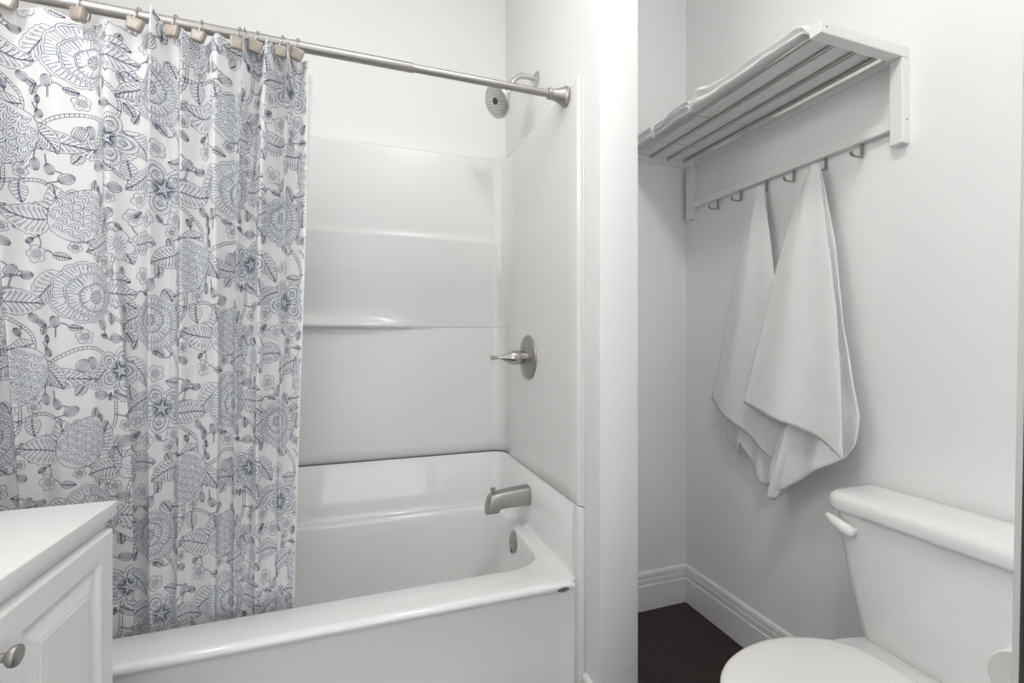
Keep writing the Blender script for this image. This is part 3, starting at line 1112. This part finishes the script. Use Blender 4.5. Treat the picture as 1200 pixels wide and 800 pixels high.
# hooks: a wire ring over the rod with a chunky tan resin block in front
GROUP_H = 'shower hooks along the rod'
bm = bmesh.new()
bmesh.ops.create_cube(bm, size=1)
for p in bm.verts:
    sx = 0.037 if p.co.z > 0 else 0.029
    p.co = (p.co.x * sx, p.co.y * 0.017, p.co.z * 0.032)
bmesh.ops.bevel(bm, geom=list(bm.edges), offset=0.0055, segments=2, profile=0.6, affect='EDGES')
block_me = bpy.data.meshes.new('resin_block')
bm.to_mesh(block_me)
bm.free()
block_me.materials.append(M_STONE)
ringb = MB()
rp = []
for i in range(30):
    a = 2 * PI * i / 30
    rp.append((0.003 * math.sin(a), -0.001 + 0.0185 * math.cos(a) - (0.004 if math.sin(a) < -0.5 else 0), -0.012 + 0.030 * math.sin(a)))
ringb.tube(rp, 0.0017, 8, closed=True)
ring_me = bpy.data.meshes.new('wire_ring')
ring_me.from_pydata(ringb.v, [], ringb.f)
ring_me.polygons.foreach_set('use_smooth', [True] * len(ring_me.polygons))
ring_me.materials.append(M_CHROME)
ORD = ['first', 'second', 'third', 'fourth', 'fifth', 'sixth', 'seventh', 'eighth', 'ninth', 'tenth', 'eleventh']
for i, x in enumerate(HOOK_X):
    if x < -0.80:
        continue
    hk = thing('curtain_hook', 'wire shower hook with a tan resin block, ' + ORD[NH - 1 - i] + ' from the loose edge of the curtain', 'curtain hook', (x, Y_ROD, Z_ROD), GROUP_H)
    o = bpy.data.objects.new('wire_ring', ring_me)
    COL.objects.link(o)
    o.parent = hk
    o.rotation_euler = (0, 0, rng.uniform(-0.25, 0.25))
    o2 = bpy.data.objects.new('resin_block', block_me)
    COL.objects.link(o2)
    o2.parent = hk
    o2.scale = [rng.uniform(0.82, 1.0)] * 3
    o2.location = (0.000, -0.0245, -0.036)
    o2.rotation_euler = (rng.uniform(-0.1, 0.2), rng.uniform(0.05, 0.35), rng.uniform(-0.5, 0.3))

# ================================================================== VANITY
VX, VY0, VY1 = -0.465, 0.46, 1.112
van = thing('vanity_cabinet', 'white raised-panel vanity cabinet in front of the tub', 'cabinet', ((VX + X_LEFT) / 2, (VY0 + VY1) / 2, 0))
c = MB()
c.box(X_LEFT + 0.002, VX, VY0, VY1, 0.09, 0.8195, 0.0015, 1)
c.box(X_LEFT + 0.002, VX - 0.06, VY0 + 0.005, VY1 - 0.005, 0.0, 0.09)
c.build('cabinet_body', M_CAB, van, angle=20)


def cab_door(y0, y1, z0, z1, knob_y, lst=0.0):
    d = MB()
    x0, x1 = VX + 0.0005, VX + 0.019

    def rect(iy, x):
        ex = lst * sstep(0.004, 0.046, iy)
        return [(x, y0 + iy + ex, z0 + iy), (x, y1 - iy, z0 + iy), (x, y1 - iy, z1 - iy), (x, y0 + iy + ex, z1 - iy)]
    # nested rectangles: edge, frame face, ogee, groove, sloped field, raised panel
    steps = [(0, x0), (0, x1 - 0.004), (0.002, x1 - 0.001), (0.004, x1), (0.046, x1), (0.049, x1 - 0.002), (0.052, x1 - 0.0075), (0.056, x1 - 0.0085), (0.060, x1 - 0.0085), (0.084, x1 - 0.0015), (0.087, x1 - 0.0015), (0.089, x1 - 0.0005)]
    d.loft([rect(a, x) for a, x in steps], True, True)
    o = d.build('door', M_CAB, van, smooth=True, angle=12)
    k = MB().lathe([(0, 0.008), (0.004, 0.0075), (0.008, 0.006), (0.016, 0.006), (0.019, 0.010), (0.022, 0.0128), (0.026, 0.0138), (0.029, 0.0130), (0.031, 0.009), (0.0315, 0)], (x1, knob_y, 0.757), (1, 0, 0), 24)
    ko = k.build('knob', M_NICKEL, o)
    ko['label'] = 'round brushed nickel knob'


cab_door(0.748, 1.100, 0.115, 0.803, 0.778, 0.045)
cab_door(0.472, 0.742, 0.115, 0.803, 0.502)
tag(MB().box(X_LEFT + 0.002, -0.449, 0.445, 1.124, 0.8205, 0.850, 0.003, 3).build('vanity_countertop', M_TOP, origin=(-0.66, 0.78, 0.8205)), 'white stone countertop on the vanity cabinet', 'countertop')

# ================================================================== TOWEL RACK
RX0, RX1, RY0, RY1 = 1.086, X_RIGHT - 0.0005, 0.823, 1.672
rk = thing('towel_rack', 'white wall rack with steel rods and hooks above the toilet', 'wall shelf', (RX1, (RY0 + RY1) / 2, 1.70))
for y0, y1 in ((RY0, RY0 + 0.032), (RY1 - 0.032, RY1)):
    p = MB().box(1.384, RX1, y0, y1, 1.699, 1.9275, 0.0015, 1).build('end_post', M_RACK, rk)
    for z in (1.715, 1.889):
        MB().lathe([(0, 0.0045), (0.001, 0.0042), (0.0013, 0)], (1.384, (y0 + y1) / 2, z), (-1, 0, 0), 14).build('cap_plug', M_RACK, p)
    p2 = MB().lathe([(0, 0.003), (0.0008, 0.0028), (0.0009, 0)], (1.402, y0, 1.762), (0, -1, 0), 12).build('screw', M_STEEL, p)
    e_ = MB().box(RX0, RX1, y0, y1, 1.928, 1.957, 0.0015, 1).build('end_rail', M_RACK, rk)
    MB().lathe([(0, 0.003), (0.0008, 0.0028), (0.0009, 0)], (1.105, y0, 1.945), (0, -1, 0), 12).build('screw', M_STEEL, e_)
MB().box(1.390, RX1, RY0 + 0.0325, RY1 - 0.0325, 1.744, 1.774, 0.0015, 1).build('hook_rail', M_RACK, rk)
MB().box(1.394, RX1, RY0 + 0.0325, RY1 - 0.0325, 1.929, 1.950, 0.0015, 1).build('back_rail', M_RACK, rk)
for x in (1.100, 1.182, 1.264, 1.346):
    MB().lathe([(0, 0.0062), (RY1 - RY0 - 0.062, 0.0062)], (x, RY0 + 0.031, 1.9385), (0, 1, 0), 12).build('rod', M_CHROME, rk)
HY = [1.507, 1.388, 1.271, 1.162, 1.051, 0.942]
for y in HY:
    w = 0.0045
    prof = [(1.406, 1.748), (1.406, 1.7085), (1.402, 1.7045), (1.372, 1.7045), (1.364, 1.7075), (1.361, 1.716)]
    th = 0.0011
    L_ = []
    for (x, z) in prof:
        L_.append((x, z))
    pts_o = []
    for i, (x, z) in enumerate(L_):
        a = L_[max(0, i - 1)]
        b2 = L_[min(len(L_) - 1, i + 1)]
        tx, tz = b2[0] - a[0], b2[1] - a[1]
        l = math.hypot(tx, tz)
        pts_o.append((x, z, -tz / l * th, tx / l * th))
    loops = [[(x - nx, y - w, z - nz_), (x + nx, y - w, z + nz_), (x + nx, y + w, z + nz_), (x - nx, y + w, z - nz_)] for x, z, nx, nz_ in pts_o]
    MB().loft(loops).build('hook', M_STEEL, rk, angle=20)

# ---- folded towels lying on the rods


def noise(x, y, s_):
    return (math.sin(x * 13.1 * s_ + 1.3) * math.cos(y * 11.7 * s_ + 0.4) + 0.5 * math.sin(x * 29.3 * s_ + y * 23.9 * s_) + 0.35 * math.cos(y * 53 * s_ - x * 17 * s_)) / 1.85


def folded_towel(y0, y1, x0, x1, z0, h, seed, label, layers=3, roll=0.0, tilt=0.0):
    """a soft folded slab: cross-section lofted along y, the folded layers showing as ridges on the front"""
    loops = []
    ny, nc = 56, 64
    for j in range(ny + 1):
        t = j / ny
        y = y0 + (y1 - y0) * t
        endf = min(1.0, min(t, 1 - t) / 0.07)
        endf = math.sqrt(max(0.0, 1 - (1 - endf) ** 2)) * 0.75 + 0.25
        hh = h * endf * (1 + 0.22 * noise(y * 1.2, seed, 1.0)) * (1 + roll * math.exp(-((t - 0.93) / 0.08) ** 2))
        hh *= 1 + tilt * (t - 0.5)
        lp = []
        for i in range(nc):
            a = 2 * PI * i / nc
            cs, sn = math.cos(a), math.sin(a)
            ex = math.copysign(abs(cs) ** 0.30, cs)
            ez = math.copysign(abs(sn) ** 0.55, sn)
            x = (x0 + x1) / 2 + (x1 - x0) / 2 * ex * (0.985 + 0.015 * endf)
            z = z0 + hh / 2 + hh / 2 * ez
            # front edge: folded layers bulge
            if cs < -0.2:
                fr = (z - z0) / max(hh, 1e-4)
                x += 0.006 * (math.cos(fr * 2 * PI * layers)) * abs(cs) + 0.004 * noise(y * 2, seed + z * 3, 1.5)
            if sn > 0:
                z += 0.006 * sn * noise(x * 1.6, y * 1.6 + seed, 1.4)
            else:
                # sags between the rods
                z -= 0.0032 * abs(sn) * (0.5 - 0.5 * math.cos((x - 1.100) / 0.082 * 2 * PI)) * (1 + 0.5 * noise(y * 3, x * 4 + seed, 1.0))
            lp.append((x, y, z))
        loops.append(lp)
    o = MB().loft(loops).build('folded_towel', M_TERRY, angle=80, origin=((x0 + x1) / 2, (y0 + y1) / 2, z0))
    return tag(o, label, 'towel', 'towels folded on the rack')


folded_towel(0.862, 1.290, 1.083, 1.384, 1.9455, 0.048, 0.4, 'thick white towel folded on the rack, beside the screwed end rail', 2, 0.55, 0.25)
folded_towel(1.297, 1.500, 1.088, 1.384, 1.9455, 0.058, 2.3, 'white towel folded in the middle of the rack', 3, 0.0, -0.1)
folded_towel(1.507, 1.632, 1.090, 1.384, 1.9455, 0.070, 5.1, 'small white towel folded on the rack, nearest the alcove corner', 2, 0.0)

# ---- hanging towels


def towel_layer(mb, left, right, hem, zt, xfun, folds, phase, ncol=48, nrow=70, amp=0.012, skew=0.0):
    """left/right: [(y, z)] going down; hem: [(c, z)] with c 0 at the left edge; xfun(r) = distance from the wall plane"""
    lz = np.array([p[1] for p in left])[::-1]
    ly = np.array([p[0] for p in left])[::-1]
    rz = np.array([p[1] for p in right])[::-1]
    ry = np.array([p[0] for p in right])[::-1]
    hc = [p[0] for p in hem]
    hz = [p[1] for p in hem]
    rows = []
    for r in range(nrow + 1):
        row = []
        for k in range(ncol + 1):
            cc = k / ncol
            zb = np.interp(cc, hc, hz)
            z = zt - (zt - zb) * (r / nrow)
            g_ = max(0.0, min(1.0, (zt - z) / (zt - min(hz))))
            y = (1 - cc) * np.interp(z, lz, ly) + cc * np.interp(z, rz, ry)
            a = amp * (0.35 + 0.65 * g_)
            x = xfun(g_) - 0.02 * math.sin(PI * cc) * (0.4 + 0.6 * g_)
            x -= a * math.cos(2 * PI * folds * cc + phase + skew * g_) * (0.3 + 0.7 * g_)
            x += 0.004 * noise(y * 1.5, z * 0.7 + phase, 1.3) * g_
            row.append((min(x, X_RIGHT - 0.006), y, z))
        rows.append(row)
    mb.loft(rows, False, False, closed=False)


def hang_towel(build, hook_y, label, nm='hanging_towel'):
    mb = MB()
    build(mb)
    o = mb.build(nm, M_TERRY, angle=80, origin=(1.372, hook_y, 1.70))
    so = o.modifiers.new('thickness', 'SOLIDIFY')
    so.thickness = 0.006
    so.offset = 0
    return tag(o, label, 'towel', 'towels hanging from the rack hooks')


def towel_a(mb):
    # back layers and dangling corners first
    towel_layer(mb, [(1.266, 1.716), (1.32, 1.45), (1.38, 1.16), (1.418, 0.874), (1.418, 0.785), (1.40, 0.70)], [(1.25, 1.716), (1.22, 1.45), (1.20, 1.16), (1.19, 0.85), (1.20, 0.6)],
                [(0, 0.79), (0.14, 0.745), (0.26, 0.737), (0.36, 0.79), (0.44, 0.76), (0.58, 0.70), (0.76, 0.665), (1, 0.655)], 1.716, lambda g_: 1.372 + 0.006 * g_, 2.6, 0.6, amp=0.010)
    towel_layer(mb, [(1.272, 1.716), (1.315, 1.597), (1.357, 1.452), (1.394, 1.31), (1.423, 1.163), (1.455, 1.029), (1.485, 0.938), (1.49, 0.6)],
                [(1.254, 1.716), (1.224, 1.575), (1.196, 1.40), (1.172, 1.221), (1.150, 1.053), (1.145, 0.9), (1.150, 0.6)],
                [(0, 0.931), (0.30, 0.880), (0.55, 0.838), (0.76, 0.796), (1.0, 0.742)], 1.716, lambda g_: 1.366 - 0.020 * g_, 1.8, 2.2, amp=0.010, skew=0.8)


def towel_b(mb):
    towel_layer(mb, [(1.055, 1.718), (1.09, 1.50), (1.12, 1.2), (1.150, 0.9), (1.172, 0.70), (1.175, 0.60)], [(1.040, 1.718), (0.985, 1.46), (0.955, 1.22), (0.925, 1.06), (0.903, 0.955), (0.908, 0.90), (0.922, 0.845), (0.930, 0.60)],
                [(0, 0.645), (0.28, 0.700), (0.62, 0.772), (0.92, 0.830), (1.0, 0.87)], 1.718, lambda g_: 1.366 - 0.040 * g_, 2.2, 3.4, amp=0.012)
    towel_layer(mb, [(1.052, 1.718), (1.06, 1.4), (1.10, 1.0), (1.16, 0.80), (1.19, 0.66), (1.2, 0.6)], [(1.045, 1.718), (1.03, 1.4), (1.05, 1.0), (1.09, 0.80), (1.13, 0.66), (1.13, 0.6)],
                [(0, 0.70), (0.4, 0.655), (0.75, 0.645), (1, 0.69)], 1.718, lambda g_: 1.364 - 0.048 * g_, 1.4, 1.0, ncol=28, amp=0.014)
    towel_layer(mb, [(1.062, 1.718), (1.097, 1.633), (1.138, 1.503), (1.18, 1.352), (1.211, 1.194), (1.239, 1.075), (1.267, 0.949), (1.27, 0.6)],
                [(1.038, 1.718), (1.012, 1.58), (0.982, 1.419), (0.953, 1.265), (0.932, 1.116), (0.918, 0.98), (0.904, 0.841), (0.902, 0.6)],
                [(0, 0.947), (0.28, 0.929), (0.57, 0.908), (0.78, 0.887), (0.90, 0.864), (1.0, 0.841)], 1.718, lambda g_: 1.358 - 0.075 * g_, 1.6, 2.7, amp=0.009, skew=-0.6)


hang_towel(towel_a, HY[2], 'white bath towel on the third hook from the alcove corner, partly behind the other')
hang_towel(towel_b, HY[4], 'white bath towel on the second hook from the screwed end post, overlapping the other')

# ================================================================== TOILET
TY = 0.690
to = thing('toilet', 'white two-piece toilet with closed lid against the right wall', 'toilet', (1.05, TY, 0))


def egg(xf, xb, hw, z, n=48, e=2.4):
    out = []
    xm = xf + (xb - xf) * 0.55
    for i in range(n):
        a = 2 * PI * i / n
        cs, sn = math.cos(a), math.sin(a)
        if cs < 0:
            x = xm + (xm - xf) * cs
            y = hw * sn
        else:
            x = xm + (xb - xm) * math.copysign(abs(cs) ** (2 / e), cs)
            y = hw * math.copysign(abs(sn) ** (2 / e), sn)
        out.append((x, TY + y, z))
    return out


MB().loft([egg(0.86, 1.33, 0.120, 0.0), egg(0.855, 1.335, 0.123, 0.02), egg(0.875, 1.33, 0.108, 0.06), egg(0.880, 1.32, 0.105, 0.14), egg(0.84, 1.31, 0.120, 0.22), egg(0.78, 1.32, 0.155, 0.30),
           egg(0.742, 1.375, 0.176, 0.355), egg(0.735, 1.385, 0.180, 0.375), egg(0.738, 1.385, 0.178, 0.388), egg(0.75, 1.38, 0.170, 0.392)]).build('bowl', M_PORC, to, angle=60)
HALF = [(0.715, 0.0), (0.717, 0.028), (0.724, 0.058), (0.740, 0.094), (0.772, 0.128), (0.82, 0.157), (0.88, 0.176), (0.94, 0.183), (1.0, 0.179), (1.06, 0.161), (1.105, 0.137), (1.128, 0.120), (1.140, 0.104), (1.150, 0.085), (1.155, 0.06), (1.156, 0.0)]


_h = np.array(HALF)
_d = np.concatenate([[0], np.cumsum(np.linalg.norm(np.diff(_h, axis=0), axis=1))])
_q = np.linspace(0, _d[-1], 61)
_f = np.stack([np.interp(_q, _d, _h[:, 0]), np.interp(_q, _d, _h[:, 1])], 1)
for _ in range(6):
    _f[1:-1] = 0.25 * _f[:-2] + 0.5 * _f[1:-1] + 0.25 * _f[2:]
    _f[0, 0] = _f[1, 0]
HALF = [tuple(p) for p in _f]


def dshape(off, z, xshift=0.0):
    cx = 0.93
    sc_x = 1 - off / 0.22
    pts = [(cx + (x - cx) * sc_x + xshift, TY + h * (1 - off / 0.183), z) for x, h in HALF]
    pts += [(x, 2 * TY - y, z_) for x, y, z_ in reversed(pts[1:-1])]
    return pts


MB().loft([dshape(0.004, 0.393), dshape(0.0, 0.397), dshape(0.0, 0.407), dshape(0.004, 0.411)]).build('seat', M_SEAT, to, angle=50)
MB().loft([dshape(0.006, 0.4125), dshape(-0.001, 0.416), dshape(-0.002, 0.424), dshape(0.003, 0.430), dshape(0.014, 0.4335), dshape(0.05, 0.4365), dshape(0.11, 0.438), dshape(0.17, 0.4385)]).build('lid', M_SEAT, to, angle=60)
for dy in (-0.07, 0.07):
    MB().box(1.135, 1.172, TY + dy - 0.02, TY + dy + 0.02, 0.392, 0.420, 0.006, 3).build('hinge', M_SEAT, to)


def tank_loop(x0, x1, y0, y1, z, r, bow=0.0):
    lp = rrect(x0, x1, y0, y1, [r, r * 0.5, r * 0.5, r], z)
    out = []
    for x, y, z_ in lp:
        q = (y - (y0 + y1) / 2) / ((y1 - y0) / 2)
        f = (x1 - x) / (x1 - x0)
        out.append((x - bow * (1 - q * q) * f, y, z_))
    return out


TB = 1.402
tk = MB()
tk.loft([tank_loop(1.285, TB, 0.56, 0.82, 0.378, 0.02, 0.012), tank_loop(1.268, TB, 0.535, 0.845, 0.384, 0.03, 0.014), tank_loop(1.262, TB, 0.522, 0.858, 0.398, 0.035, 0.015), tank_loop(1.258, TB, 0.515, 0.866, 0.425, 0.04, 0.016),
         tank_loop(1.250, TB, 0.497, 0.884, 0.52, 0.04, 0.016), tank_loop(1.243, TB, 0.480, 0.900, 0.62, 0.04, 0.016), tank_loop(1.238, TB, 0.468, 0.910, 0.712, 0.04, 0.016)])
tk.build('tank', M_PORC, to, angle=60)
LX0, LY0, LY1 = 1.222, 0.452, 0.928
tl = MB().loft([tank_loop(LX0 + 0.012, TB + 0.002, LY0 + 0.012, LY1 - 0.012, 0.7135, 0.05, 0.016), tank_loop(LX0 + 0.002, TB + 0.004, LY0 + 0.002, LY1 - 0.002, 0.716, 0.05, 0.016), tank_loop(LX0, TB + 0.004, LY0, LY1, 0.722, 0.05, 0.016),
                tank_loop(LX0, TB + 0.004, LY0, LY1, 0.740, 0.05, 0.016), tank_loop(LX0 + 0.003, TB + 0.003, LY0 + 0.003, LY1 - 0.003, 0.750, 0.05, 0.016), tank_loop(LX0 + 0.012, TB, LY0 + 0.012, LY1 - 0.012, 0.757, 0.045, 0.015),
                tank_loop(LX0 + 0.030, TB - 0.012, LY0 + 0.03, LY1 - 0.03, 0.7605, 0.035, 0.012), tank_loop(LX0 + 0.07, TB - 0.05, LY0 + 0.1, LY1 - 0.1, 0.762, 0.02, 0.005)])
tl.build('tank_lid', M_PORC, to, angle=60)
lv = MB()
pv = Vector((1.222, 0.846, 0.672))
lpts = [pv + Vector((0.0, 0.0, 0.0)), pv + Vector((-0.004, 0.016, 0.004)), pv + Vector((-0.006, 0.030, 0.010)), pv + Vector((-0.006, 0.044, 0.015)), pv + Vector((-0.004, 0.057, 0.019)), pv + Vector((-0.002, 0.066, 0.021))]
loops = []
for (p, hz_, hx_) in zip(lpts, [0.0150, 0.0165, 0.0150, 0.013, 0.010, 0.004], [0.012, 0.013, 0.012, 0.010, 0.008, 0.003]):
    loops.append([(p.x + hx_ * math.cos(t), p.y, p.z + hz_ * math.sin(t)) for t in [2 * PI * i / 18 for i in range(18)]])
lv.loft([[(pv.x + 0.004 * math.cos(t), pv.y - 0.009, pv.z + 0.007 * math.sin(t)) for t in [2 * PI * i / 18 for i in range(18)]]] + loops)
lv.lathe([(0, 0.010), (0.024, 0.010)], (1.216, 0.848, 0.672), (1, 0, 0), 16)
lo_ = lv.build('flush_lever', M_SEAT, to, angle=60)
lo_['label'] = 'white flush lever'

# toilet paper roll on a small holder beside the door casing
ty_, tz_ = 0.371, 0.690
pr_ = thing('toilet_paper_roll', 'used white toilet paper roll on the wall beside the door casing', 'toilet paper', (0.90, ty_, tz_))
rl = MB()
k = 40
R_, r_ = 0.043, 0.015


def ring_(x, r):
    return [(x, ty_ + r * math.cos(2 * PI * i / k), tz_ + r * math.sin(2 * PI * i / k)) for i in range(k)]


rl.loft([ring_(0.881, r_), ring_(0.880, R_ - 0.002), ring_(0.882, R_), ring_(0.955, R_), ring_(0.956, R_ - 0.002), ring_(0.955, r_), ring_(0.881, r_)], False, False)
rl.build('paper', M_PAPER, pr_, angle=40)
MB().loft([ring_(0.881, r_), ring_(0.956, r_), ring_(0.956, r_ - 0.0015), ring_(0.881, r_ - 0.0015), ring_(0.881, r_)], False, False).build('core', M_CARD, pr_, angle=40)
hl = thing('paper_holder', 'nickel toilet paper holder on the short wall beside the door casing', 'paper holder', (0.96, 0.30, tz_))
MB().tube([(0.885, ty_, tz_ + 0.0100), (0.960, ty_, tz_ + 0.0100), (0.966, ty_ - 0.004, tz_ + 0.010), (0.970, ty_ - 0.016, tz_ + 0.010), (0.970, 0.300, tz_ + 0.010)], 0.005, 12).build('bar', M_NICKEL, hl)
MB().lathe([(0, 0.022), (0.005, 0.022), (0.009, 0.018), (0.010, 0)], (0.970, 0.2975, tz_ + 0.010), (0, 1, 0), 24).build('mount_plate', M_NICKEL, hl)

# ================================================================== LAMPS (above and left of the view)
vl = thing('vanity_light', 'three-globe nickel vanity light on the wall above the vanity', 'wall lamp', (X_LEFT, 0.70, 2.22))
MB().box(X_LEFT + 0.0005, X_LEFT + 0.03, 0.42, 0.98, 2.17, 2.27, 0.006, 2).build('backplate', M_NICKEL, vl)
for y in (0.50, 0.70, 0.90):
    MB().tube([(X_LEFT + 0.03, y, 2.22), (X_LEFT + 0.075, y, 2.22), (X_LEFT + 0.09, y, 2.21)], 0.010, 12).build('socket_arm', M_NICKEL, vl)
    gl = MB()
    gl.lathe([(-0.065 * math.cos(PI * i / 16), 0.065 * math.sin(PI * i / 16)) for i in range(17)], (X_LEFT + 0.15, y, 2.21), (0, 0, 1), 28)
    gl.build('globe', M_GLOBE, vl)
cl = thing('ceiling_light', 'round flush ceiling light with a frosted dome', 'ceiling lamp', (0.42, 0.36, Z_CEIL))
MB().lathe([(0, 0.17), (0.02, 0.17), (0.025, 0.165)], (0.42, 0.36, Z_CEIL - 0.0005), (0, 0, -1), 40).build('base', M_NICKEL, cl)
MB().lathe([(0.022, 0.155), (0.045, 0.148), (0.07, 0.125), (0.088, 0.085), (0.096, 0.04), (0.098, 0.0)], (0.42, 0.36, Z_CEIL), (0, 0, -1), 40).build('dome', M_DOME, cl)
